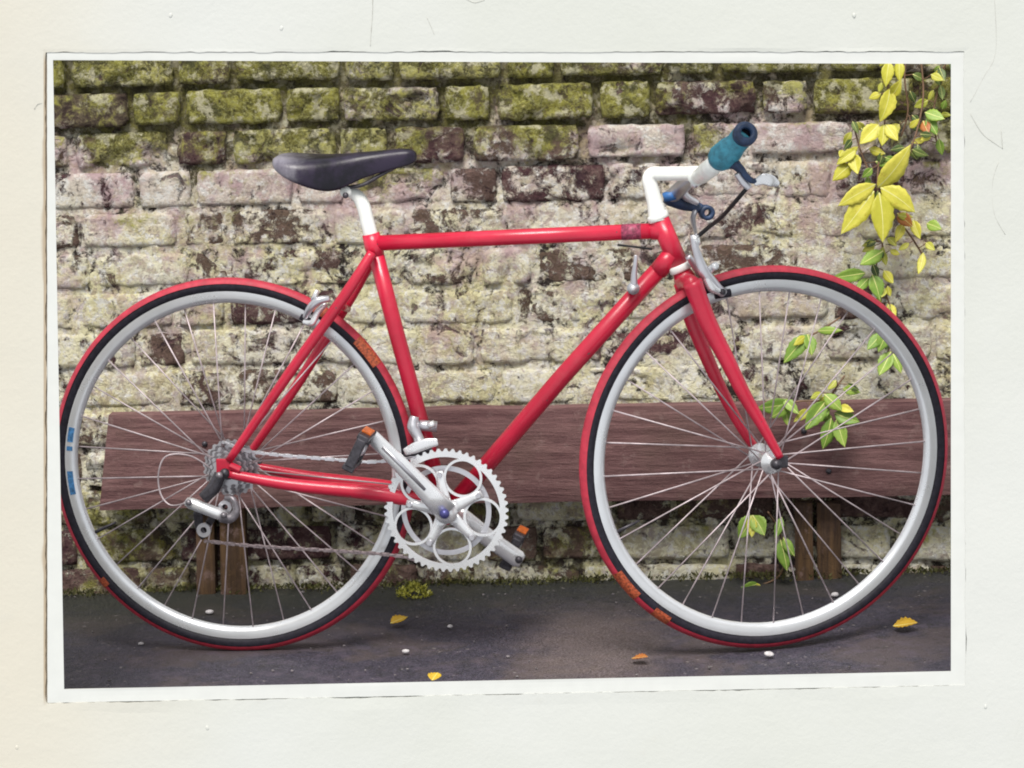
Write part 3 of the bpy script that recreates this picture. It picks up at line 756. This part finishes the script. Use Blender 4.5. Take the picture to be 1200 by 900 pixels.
# ---- chain
M['chain'] = simple('chain_steel', (.26, .21, .22), .4, .6, .4, 200)
def chain_run(pts, name='chain'):
    P = spline([B(*p) for p in pts], 8)
    L = [0]
    for i in range(1, len(P)): L.append(L[-1] + (P[i] - P[i - 1]).length)
    bm = bmesh.new(); s = 0; i = 0; k = 0
    while s < L[-1] - .013:
        while L[i + 1] < s: i += 1
        f = (s - L[i]) / (L[i + 1] - L[i]); p = P[i].lerp(P[i + 1], f); t = (P[i + 1] - P[i]).normalized()
        wv = t.cross(bnear)
        for sd in (-1, 1):
            box(bm, p + t * .00635 + bnear * sd * (.0028 if k % 2 else .0018), t * .0080, bnear * .0006, wv * (.0030 if k % 2 else .0021), .0006)
        sweep(bm, [p + bnear * .0034, p - bnear * .0034], .0033, 6)
        s += .0127; k += 1
    return from_bm(name, bm, M['chain'], None, False)
ch = empty('chain', bike)
M['chain'], keep_ = M['silver'], M['chain']
o = chain_run([(262, 518, .035), (300, 530, .036), (400, 539, .038), (440, 541, .039), (500, 534, .040)], 'chain'); o.name = 'upper_run'; o.parent = ch
M['chain'] = keep_
o = chain_run([(241, 634, .058), (300, 640, .052), (400, 646, .046), (470, 652, .042), (500, 662, .041)], 'lower'); o.name = 'lower_run'; o.parent = ch

# ---- front derailleur
fd = empty('front_derailleur', bike)
tubeB('clamp', [(486, 498, .022), (512, 500, .018)], 6.5 * PX, M['silver'], fd, seg=12)
tubeB('clamp_screw', [(502, 499, .03), (509, 496, .03)], 4 * PX, M['bright'], fd, seg=10)
tubeB('linkage', [(486, 488, .03), (484, 500, .034), (490, 512, .038), (493, 522, .042)], [5 * PX, 7 * PX, 6 * PX, 7 * PX], M['silver'], fd, curve=True)
tubeB('cage', [(474, 530, .050), (486, 525, .050), (500, 520, .050), (513, 518, .050)], [4 * PX, 6.5 * PX, 6.5 * PX, 4 * PX], M['bright'], fd, curve=True, flat=(bnear, .3))
tubeB('cage', [(470, 538, .036), (486, 532, .036), (506, 526, .036)], [3 * PX, 6 * PX, 5 * PX], M['darkmetal'], fd, curve=True, flat=(bnear, .3))

# ---- brakes
rb = empty('brake_caliper', bike)
tubeB('arm', [(386, 350, .045), (374, 352, .05), (364, 360, .05), (358, 372, .04)], [3.5 * PX, 5 * PX, 4.5 * PX, 3.5 * PX], M['silver'], rb, curve=True)
tubeB('arm', [(382, 356, .03), (372, 366, .04), (366, 378, .045), (356, 377, .04)], [3 * PX, 4.2 * PX, 4 * PX, 3 * PX], M['bright'], rb, curve=True)
tubeB('arm', [(400, 356, -.02), (384, 366, -.04), (370, 374, -.045)], [3 * PX, 4.2 * PX, 3 * PX], M['silver'], rb, curve=True)
tubeB('brake_pad', [(352, 371, .030), (366, 378, .030)], 3.8 * PX, M['black'], rb, seg=10)
tubeB('barrel', [(372, 340, .05), (366, 352, .05)], 2.6 * PX, M['bright'], rb, seg=10)
fb = empty('brake_caliper', bike)
tube('arm', [F(812, 276, .02), F(816, 294, .03), F(824, 316, .035), F(836, 333, .035), F(848, 344, .03)], [4 * PX, 4.5 * PX, 6.5 * PX, 6.5 * PX, 5 * PX], M['silver'], fb, curve=True)
tube('arm', [F(836, 312, .02), F(828, 322, .035), F(834, 336, .038), F(846, 342, .034)], [4 * PX, 5 * PX, 6 * PX, 4 * PX], M['bright'], fb, curve=True)
tube('arm', [F(806, 300, -.03), F(820, 318, -.04), F(834, 334, -.035)], [4 * PX, 5 * PX, 4 * PX], M['silver'], fb, curve=True)
tube('pivot_bolt', [F(838, 312, .02), F(838, 312, .045)], 4.5 * PX, M['bright'], fb)
tube('barrel', [F(814, 276, .022), F(816, 288, .024)], 5.5 * PX, M['bright'], fb)
tube('brake_pad', [F(838, 346, .022), F(856, 343, .022)], 4.6 * PX, M['black'], fb, seg=10)
tube('pad_bolt', [F(847, 342, .03), F(847, 342, .044)], 3.6 * PX, M['darkmetal'], fb, seg=10)

# ---- down tube shifter
sh = empty('shift_lever', bike)
tubeB('lever', [(743, 337, .030), (743, 322, .036), (744.5, 308, .040), (745, 299, .040)], [5 * PX, 3.4 * PX, 2.4 * PX, 1.8 * PX], M['silver'], sh, curve=True, flat=(bnear, .6))
tube('boss', [B(742, 338, .010), B(742, 338, .036)], 7.2 * PX, M['silver'], sh, seg=16)
tube('wing_bolt', [B(742, 338, .036), B(742, 338, .043)], 4 * PX, M['bright'], sh, seg=12)

# ---- saddle, seat post
sd = empty('saddle', bike)
secs = [(322.5, 185, 190, .020), (325, 181, 195, .045), (332, 179, 203, .062), (345, 179.5, 212, .069), (361, 180, 219, .069), (378, 180, 225, .062), (394, 180, 227.5, .050), (409, 179, 222, .038),
        (425, 177.5, 212, .029), (445, 176, 205, .023), (465, 174, 199, .020), (479, 173.5, 195.5, .018), (486, 176, 192.5, .012), (488.5, 181, 189, .005)]
bm = bmesh.new(); rows = []
shape = [(-.92, .04), (-1, .22), (-1.0, .5), (-.93, .75), (-.76, .91), (-.45, .985), (0, 1), (.45, .985), (.76, .91), (.93, .75), (1.0, .5), (1, .22), (.92, .04)]
for (x, yt, yb, hwid) in secs:
    pt, pb_ = B(x, yt + hwid * 18), B(x, yb - hwid * 60)     # the near skirt hangs below the centre line in view
    rows.append([bm.verts.new(pb_.lerp(pt, f) - bnear * s * hwid) for s, f in shape])
for i in range(len(rows) - 1):
    for k in range(len(shape) - 1): bm.faces.new((rows[i][k], rows[i][k + 1], rows[i + 1][k + 1], rows[i + 1][k]))
bm.faces.new(rows[0]); bm.faces.new(rows[-1])
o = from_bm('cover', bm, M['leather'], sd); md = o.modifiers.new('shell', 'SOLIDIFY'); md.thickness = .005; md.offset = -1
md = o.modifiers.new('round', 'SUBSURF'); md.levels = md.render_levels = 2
for s in (-.020, .020):
    tubeB('rail', [(352, 208, s * 1.4), (380, 219, s), (420, 218, s), (446, 205, s * .7), (470, 192, s * .3)], 2.3 * PX, M['darkmetal'], sd, curve=True, seg=8)
sp = empty('seat_post', bike)
tubeB('post', [(436, 280), (431, 262), (426, 242), (419, 230), (408, 224)], [8.2 * PX, 8.2 * PX, 8.2 * PX, 7.6 * PX, 6 * PX], M['white'], sp, curve=True, seg=18)
tube('clamp', [B(405, 225, -.026), B(405, 225, .026)], 6.5 * PX, M['white'], sp, seg=16)
tube('clamp_bolt', [B(405, 229, .024), B(405, 229, .031)], 3.6 * PX, M['darkmetal'], sp, seg=12)

# ---- stem, handlebar, levers
st = empty('stem', bike)
tubeB('quill', [(772, 258), (770, 249), (767.5, 238), (763.5, 222), (761, 210), (765, 204), (776, 203.5), (800, 203.5), (816, 204)], [12 * PX, 10.5 * PX, 9.2 * PX, 8.6 * PX, 8.4 * PX, 8.2 * PX, 8.0 * PX, 8.2 * PX, 8.8 * PX], M['white'], st, curve=True, seg=18)
tube('bar_clamp', [F(817, 206, -.028), F(817, 206, .028)], 11 * PX, M['white'], st, seg=20)
tube('clamp_screw', [F(812, 216, .012), F(816, 216, .020)], 4 * PX, M['silver'], st, seg=12)
hb = empty('handlebar', bike)
WT = spline([F(817, 206, .0), F(821, 206, .06), F(826, 202, .115), (F(834, 196, .150)), F(842, 188, .165)], 14)
WR = interp([8.4 * PX, 8.8 * PX, 9.6 * PX, 10 * PX, 9.5 * PX], 14)
tube('white_tape', WT, [r_ * (1 + .07 * ((i_ * 1.0 / 6) % 1.0)) for i_, r_ in enumerate(WR)], M['white'], hb, seg=18)
tube('bar', [F(817, 206, .0), F(812, 208, -.06), F(804, 214, -.12), F(794, 224, -.165), F(786, 231, -.185)], [7.6 * PX, 7.8 * PX, 8.5 * PX, 9 * PX, 9 * PX], M['silver'], hb, curve=True, seg=18)
tube('hood', [F(840, 190, .160), F(845, 185, .170), F(855, 176, .185), F(863, 168, .195), F(870, 160, .205), F(874, 155, .209)], [11 * PX, 15.5 * PX, 15 * PX, 12.2 * PX, 12.8 * PX, 11.5 * PX], M['blue'], hb, curve=True, seg=20)
fe = (F(876, 152, .212) - F(863, 168, .195)).normalized()
vd = (CAM - F(874, 155, .21)).normalized(); en = (fe * .55 + vd * .85).normalized()
bx_ = en.cross(UP).normalized(); bz_ = bx_.cross(en)
ef = Matrix((bx_, en, bz_)).transposed().to_4x4(); ef.translation = F(874, 156, .222)
bm = bmesh.new(); lathe(bm, [(.0200, -.012), (.0205, 0), (.0170, .006), (.0100, .006), (.0085, .001), (.0085, -.012)], 28, ef, True); from_bm('bar_end_ring', bm, M['navy'], hb)
bm = bmesh.new(); lathe(bm, [(.0, -.006), (.009, -.006), (.009, -.008)], 24, ef, False); from_bm('bar_end_plug', bm, M['black'], hb)
tube('navy_tape', [F(783, 229, -.186), F(788, 232, -.186), F(800, 238, -.186), (F(812, 241, -.184)), F(822, 245, -.18)], [10 * PX, 10.5 * PX, 8.5 * PX, 7 * PX, 5.5 * PX], M['navy'], hb, curve=True, seg=18)
bm = bmesh.new(); lathe(bm, [(8.8 * PX, -.008), (8.8 * PX, .008), (4 * PX, .008), (4 * PX, -.008)], 24, frame_of(F(828, 249, -.178), fdir, fnear)); from_bm('far_bar_ring', bm, M['navy'], hb).name = 'bar_ring'
tube('blue_band', [F(784, 225, -.170), F(786, 234, -.170)], 8.0 * PX, simple('blue_tape', (.03, .13, .36), .5), hb, seg=16)
lv = empty('brake_lever', bike)
tube('bracket', [F(856, 190, .175), F(862, 193, .185), F(868, 200, .19)], [8 * PX, 6 * PX, 4 * PX], M['navy'], lv, curve=True)
tube('lever_blade', [F(861, 190, .19), F(868, 197, .195), (F(874, 206, .20)), F(882, 212, .20), F(892, 210, .20)], [3.4 * PX, 3.8 * PX, 3.6 * PX, 3.2 * PX, 2.2 * PX], M['navy'], lv, curve=True)
tube('lever_tip', [F(884, 215, .20), F(895, 210, .205), F(904, 212, .205), F(912, 216, .20)], [3 * PX, 6.5 * PX, 6.5 * PX, 3 * PX], M['bright'], lv, curve=True, flat=(fnear, .35))
tube('lever_body', [F(864, 203, .19), F(872, 214, .19), F(878, 220, .19)], [4 * PX, 5 * PX, 4 * PX], M['silver'], lv, curve=True)
tube('cable', [F(874, 222, .19), F(862, 236, .16), F(846, 254, .10), F(832, 265, .05), F(819, 276, .022)], 2.5 * PX, M['cable'], lv, curve=True, seg=10)
lv = empty('brake_lever', bike)
tube('lever_blade', [F(815, 246, -.18), F(812, 256, -.16), F(814, 268, -.10), F(816, 276, -.03)], [3 * PX, 3.2 * PX, 2.4 * PX, 1.8 * PX], M['silver'], lv, curve=True)
tube('lever_blade', [F(800, 226, -.17), F(806, 232, -.17), F(818, 238, -.17)], [5 * PX, 5 * PX, 3 * PX], M['silver'], lv, curve=True)

# ================================================================= CREEPERS, LEAVES, STONES
def leafmat(name, a, b, v):
    t = NT(name); p = t.pos(); n = t.noise(p, 45, 5, .6)
    rnd = t.node('ShaderNodeObjectInfo').outputs['Random']
    k = t.mix(t.ramp(t.math('ADD', t.math('MULTIPLY', n, .8), t.math('MULTIPLY', rnd, .3)), .35, .85), a, b)
    k = t.mix(t.math('MULTIPLY', t.ramp(t.noise(p, 130, 3), .60, .72), .5), k, v)
    t.set(t.b.inputs['Base Color'], k); t.b.inputs['Roughness'].default_value = .5
    t.b.inputs['Subsurface Weight'].default_value = .0
    t.bump(t.noise(p, 220, 3), .3, .002); return t.m
M['yellow'] = leafmat('yellow_leaf', c(.42, .40, .03), c(.62, .56, .08), c(.36, .24, .02))
M['green'] = leafmat('green_leaf', c(.14, .25, .03), c(.26, .37, .05), c(.12, .20, .03))
M['deep'] = leafmat('deep_green_leaf', c(.05, .085, .02), c(.14, .19, .04), c(.03, .04, .01))
M['olive'] = leafmat('olive_leaf', c(.30, .32, .03), c(.50, .48, .07), c(.20, .14, .02))
M['rust'] = leafmat('rust_leaf', c(.36, .11, .03), c(.48, .22, .03), c(.12, .03, .01))
M['amber'] = leafmat('amber_leaf', c(.44, .26, .02), c(.58, .40, .03), c(.25, .12, .02))
M['vein'] = simple('leaf_vein', (.62, .60, .22), .6)
M['stem'] = simple('creeper_stem', (.16, .09, .05), .7)
def leaf(base, tip, wid, mat, parent, nrm, fold=0.25, droop=0.12, name='leaf'):
    ax_ = tip - base; L = ax_.length; ax_ = ax_ / L
    side = ax_.cross(nrm).normalized(); up_ = side.cross(ax_)
    prof = [(0, .04), (.06, .26), (.12, .50), (.19, .68), (.26, .84), (.34, .93), (.42, 1.0), (.51, .95), (.60, .88), (.69, .74), (.78, .56), (.85, .40), (.91, .25), (.96, .10), (1.0, 0.0)]
    bm = bmesh.new(); rows = []; bend = .07 * noise.noise(base * 900)
    for i, (t, w) in enumerate(prof):
        q = base + ax_ * L * t + up_ * (-droop * L * t * t) + side * (bend * L * math.sin(t * 3.1))
        hw_ = wid * L * .5 * w * (1 + (.06 if i % 2 else -.05)); vw = wid * L * .030 * (1 - .75 * t)
        wave = .07 * hw_ * (1 if i % 2 else -1)
        rows.append([bm.verts.new(q + side * k * hw_ * f + side * k * vw * (1 - f) + up_ * (hw_ * fold * f * f + (wave if f == 1 else 0) + (.0008 if f == 0 else 0)))
                     for k, f in ((-1, 1), (-1, .5), (-1, 0), (1, 0), (1, .5), (1, 1))])
    for i in range(len(prof) - 1):
        for k in range(5):
            f = bm.faces.new((rows[i][k], rows[i + 1][k], rows[i + 1][k + 1], rows[i][k + 1])); f.material_index = 1 if k == 2 else 0
    o = from_bm(name, bm, mat, parent); o.data.materials.append(M['vein'])
    md = o.modifiers.new('thickness', 'SOLIDIFY'); md.thickness = .0007
    return o
def px_leaf(x0, y0, x1, y1, wid, mat, parent, off, tilt):
    b = on_wall(x0, y0, off); t = on_wall(x1, y1, off + tilt)
    leaf(b, t, wid, M[mat], parent, wnorm + Vector((random.uniform(-.35, .35), 0, random.uniform(-.1, .4))), random.uniform(.0, .5), random.uniform(-.1, .35))
def creeper(label, stems, leaves, extra=0, mats=('yellow', 'green')):
    e = tag(empty('creeper'), label, 'creeper', 'creepers hanging on the brick wall')
    for s in stems: tube('stem', [on_wall(*q) for q in s], 1.2 * PX, M['stem'], e, curve=True, seg=6)
    for L in leaves: px_leaf(*L[:6], e, *L[6:])
    rr_ = random.Random(len(label))
    for q in range(extra):                      # small side leaves, each on its own short stalk
        s = rr_.choice(stems); i = rr_.randrange(len(s) - 1); f = rr_.random()
        x0, y0, o0 = [s[i][n_] * (1 - f) + s[i + 1][n_] * f for n_ in range(3)]
        a = rr_.uniform(0, 6.28); l1 = rr_.uniform(6, 14); l2 = rr_.uniform(11, 20)
        x1, y1 = x0 + math.cos(a) * l1, y0 + math.sin(a) * l1 * .8; b_ = a + rr_.uniform(-.7, .7)
        x2, y2 = x1 + math.cos(b_) * l2, y1 + abs(math.sin(b_)) * l2
        tube('stem', [on_wall(x0, y0, o0), on_wall((x0 + x1) / 2 + 1, (y0 + y1) / 2, o0 + .006), on_wall(x1, y1, o0 + .008)], .6 * PX, M['stem'], e, curve=True, seg=5)
        px_leaf(x1, y1, x2, y2, rr_.uniform(.42, .65), rr_.choice(mats), e, o0 + .008, rr_.uniform(-.005, .02))
creeper('yellow leaved creeper hanging down the mossy corner of the brick wall',
    [[(1046, 50, .05), (1042, 90, .06), (1036, 150, .06), (1030, 185, .07), (1028, 222, .09)], [(1078, 60, .03), (1082, 110, .04), (1074, 155, .06), (1060, 190, .08)], [(1000, 145, .04), (1008, 175, .05), (1020, 205, .07)],
     [(1028, 222, .08), (1046, 250, .06), (1066, 275, .05), (1082, 300, .04)], [(1034, 275, .05), (1034, 292, .05)], [(1112, 60, .02), (1104, 90, .025), (1094, 130, .03), (1098, 170, .03)], [(1064, 56, .02), (1060, 90, .025), (1064, 130, .03), (1056, 160, .03)]],
    [(1028, 220, 1068, 177, .42, 'yellow', .10, .03), (1026, 216, 981, 241, .40, 'yellow', .10, .02), (1024, 224, 986, 274, .42, 'yellow', .10, .03), (1030, 226, 1036, 284, .50, 'yellow', .11, .02),
     (1032, 220, 1071, 248, .55, 'yellow', .10, .02), (1043, 104, 1033, 142, .5, 'yellow', .07, .02), (1046, 112, 1054, 96, .6, 'yellow', .07, .02), (1042, 72, 1039, 100, .5, 'yellow', .06, .02), (1054, 70, 1053, 94, .5, 'yellow', .06, .02),
     (1030, 146, 1008, 168, .6, 'yellow', .07, .02), (1036, 146, 1034, 170, .6, 'yellow', .07, .02), (1038, 146, 1052, 164, .6, 'yellow', .07, .02), (1003, 176, 982, 190, .5, 'yellow', .06, .02), (1000, 180, 1005, 204, .6, 'yellow', .06, .02),
     (998, 192, 977, 210, .6, 'yellow', .06, .02), (988, 176, 984, 184, .7, 'yellow', .06, .01), (1084, 132, 1106, 138, .6, 'green', .05, .02), (1086, 138, 1098, 156, .6, 'green', .05, .02), (1082, 142, 1088, 156, .7, 'rust', .05, .02),
     (1052, 250, 1070, 266, .6, 'rust', .06, .02), (1058, 262, 1052, 282, .5, 'yellow', .06, .02), (1070, 258, 1078, 280, .5, 'yellow', .05, .02), (1006, 226, 1010, 232, .7, 'rust', .06, .01),
     (1086, 262, 1102, 268, .7, 'green', .05, .02), (1082, 296, 1076, 322, .35, 'yellow', .05, .02), (1104, 128, 1108, 118, .6, 'green', .05, .01), (1066, 150, 1076, 140, .5, 'yellow', .05, .01)], 58, ('yellow', 'olive', 'olive', 'deep', 'deep', 'green'))
creeper('green leaved creeper spray trailing behind the top of the front wheel',
    [[(1034, 290, .05), (1026, 320, .06), (1040, 350, .06), (1046, 380, .06), (1038, 425, .06)]],
    [(1035, 294, 1007, 311, .5, 'green', .08, .02), (1014, 320, 976, 326, .4, 'green', .07, .02), (1022, 322, 1032, 350, .6, 'green', .07, .02), (1018, 326, 1003, 342, .5, 'green', .07, .02), (1040, 356, 1050, 372, .6, 'yellow', .06, .01),
     (1034, 390, 1016, 410, .5, 'green', .07, .02), (1042, 384, 1030, 412, .55, 'green', .07, .02), (1044, 412, 1030, 440, .55, 'green', .07, .02), (1046, 414, 1056, 436, .5, 'green', .07, .02)], 14, ('green', 'olive', 'deep', 'yellow'))
creeper('small green creeper spray behind the upper spokes of the front wheel',
    [[(985, 372, .05), (960, 388, .06), (944, 396, .07)]],
    [(958, 388, 984, 387, .35, 'green', .07, .02), (948, 392, 918, 424, .45, 'green', .07, .02), (946, 392, 952, 416, .6, 'green', .07, .02), (944, 394, 932, 404, .5, 'yellow', .07, .02)])
creeper('green creeper spray lying over the brown board behind the front hub',
    [[(990, 440, .10), (975, 462, .11), (970, 480, .11), (975, 500, .11)], [(970, 470, .11), (940, 470, .11), (915, 476, .11)]],
    [(925, 472, 890, 480, .5, 'green', .12, .02), (926, 474, 904, 490, .5, 'green', .12, .02), (918, 468, 936, 484, .5, 'green', .12, .02), (966, 462, 986, 480, .6, 'green', .12, .02), (968, 470, 944, 504, .5, 'green', .12, .02),
     (978, 484, 1006, 494, .55, 'green', .12, .02), (974, 490, 966, 526, .5, 'green', .12, .02), (980, 492, 990, 524, .5, 'green', .12, .02), (972, 478, 960, 492, .5, 'green', .12, .02), (984, 476, 1000, 482, .5, 'yellow', .12, .02)], 12, ('green', 'deep', 'olive'))
creeper('low green creeper spray below the board beside the post',
    [[(900, 600, .10), (912, 620, .07), (920, 650, .06), (912, 676, .05), (884, 688, .05)]],
    [(882, 604, 866, 630, .7, 'green', .09, .02), (882, 604, 896, 628, .7, 'green', .09, .02), (880, 604, 881, 630, .5, 'yellow', .09, .02), (916, 606, 908, 630, .4, 'green', .08, .02), (914, 632, 924, 668, .5, 'green', .08, .02), (918, 630, 930, 650, .5, 'green', .08, .02),
     (888, 684, 868, 690, .5, 'green', .06, .02), (884, 684, 894, 692, .5, 'yellow', .06, .01)])
# fallen leaves
def fallen(px, py, L, ang, wid, mat, label):
    p = ground_at(px, py) + UP * .006; d = Vector((math.cos(ang), math.sin(ang), 0)) * L / 2
    e = leaf(p - d, p + d + UP * .006, wid, M[mat], None, UP + Vector((0, -.25, 0)), .35, -.05, 'fallen_leaf')
    tag(e, label, 'leaf', 'leaves fallen on the asphalt')
fallen(468, 733, .036, .5, .75, 'amber', 'yellow fallen leaf on the asphalt just below the chainring')
fallen(510, 799, .026, 1.2, .9, 'amber', 'yellow fallen leaf at the bottom edge of the picture')
fallen(1061, 738, .044, -.2, .8, 'amber', 'yellow fallen leaf on the asphalt beyond the front wheel')
fallen(750, 777, .034, -.6, .6, 'rust', 'rust brown fallen leaf on the asphalt near the front tyre')
# moss clump at the foot of the wall
bm = bmesh.new(); p0 = ground_at(485, 698)
for i in range(260):
    a = random.uniform(0, 6.28); r_ = math.sqrt(random.random())
    q = p0 + Vector((math.cos(a) * r_ * .034, math.sin(a) * r_ * .035, 0.002 + .024 * (1 - r_ * r_) * random.random()))
    d = Vector((random.uniform(-1, 1), random.uniform(-1, 1), random.uniform(.2, 1.2))).normalized() * random.uniform(.005, .010); s_ = d.cross(Vector((random.random(), random.random(), random.random()))).normalized() * .0025
    bm.faces.new([bm.verts.new(v) for v in (q - s_, q + s_, q + d + s_ * .3, q + d - s_ * .3)])
tag(from_bm('moss_clump', bm, leafmat('moss_tuft', c(.13, .14, .02), c(.36, .34, .05), c(.05, .05, .01)), None, False), 'yellow green moss clump at the wall foot behind the chainring', 'moss')
# ragged line of moss and grit where the wall meets the asphalt
bm = bmesh.new(); rg = random.Random(4)
for i in range(5200):
    a = rg.uniform(A0, A1); q = wall_pt(a, 0, .004 + abs(rg.gauss(0, .018)) * (1 + noise.noise(Vector((a * 6, 0, 0))))); q.z = gz(q.x) + rg.uniform(-.001, .006)
    if noise.noise(Vector((a * 9, 3, 0))) < rg.uniform(-.7, .4): continue
    d = Vector((rg.uniform(-1, 1), rg.uniform(-1, 0.3), rg.uniform(.3, 1.4))).normalized() * rg.uniform(.003, .011); s_ = d.cross(Vector((rg.random(), rg.random(), rg.random()))).normalized() * rg.uniform(.001, .0028)
    bm.faces.new([bm.verts.new(v) for v in (q - s_, q + s_, q + d + s_ * .4, q + d - s_ * .4)])
tag(from_bm('moss', bm, leafmat('foot_moss', c(.045, .045, .018), c(.16, .16, .045), c(.10, .06, .04)), None, False), 'ragged strip of moss and grit along the foot of the brick wall', 'moss', kind='stuff')
bm = bmesh.new()
for i in range(420):
    x = rg.uniform(-1.0, 1.0); y = rg.uniform(-.42, .62); r_ = abs(rg.gauss(0, .0009)) + .0006; q = Vector((x, y, gz(x) + r_ * .3 - .001))
    k = bmesh.ops.create_icosphere(bm, subdivisions=1, radius=r_)
    for v in k['verts']: v.co = Vector((v.co.x * 1.2, v.co.y, v.co.z * .8)) * (1 + .3 * noise.noise(v.co * 900 + q * 50)) + q
tag(from_bm('gravel', bm, simple('fine_grit', (.13, .115, .12), .85, 0, .7, 30), None, False), 'fine grit scattered over the dark asphalt', 'gravel', kind='stuff')
# pebbles
M['stone'] = simple('pale_stone', (.55, .52, .53), .8, 0, .25, 120, 0, .4)
for i, (px, py, r_, label) in enumerate(((901, 768, .007, 'white pebble right under the front tyre'), (476, 764, .0055, 'small pale pebble beneath the chainring near the yellow leaf'), (527, 735, .0045, 'tiny pale pebble on the mossy asphalt behind the yellow leaf'),
        (165, 755, .004, 'tiny pale pebble below the rear tyre'), (246, 718, .006, 'pale pebble seen through the bottom of the rear wheel'), (978, 698, .006, 'pale stone seen through the bottom of the front wheel'))):
    p = ground_at(px, py) + UP * r_ * .35; bm = bmesh.new(); bmesh.ops.create_icosphere(bm, subdivisions=2, radius=r_)
    for v in bm.verts: v.co = Vector((v.co.x * 1.3, v.co.y, v.co.z * .7)) * (1 + .35 * noise.noise(v.co * 130 + Vector((i, 0, 0)))) + p
    tag(from_bm('pebble', bm, M['stone']), label, 'pebble', 'pebbles on the asphalt')
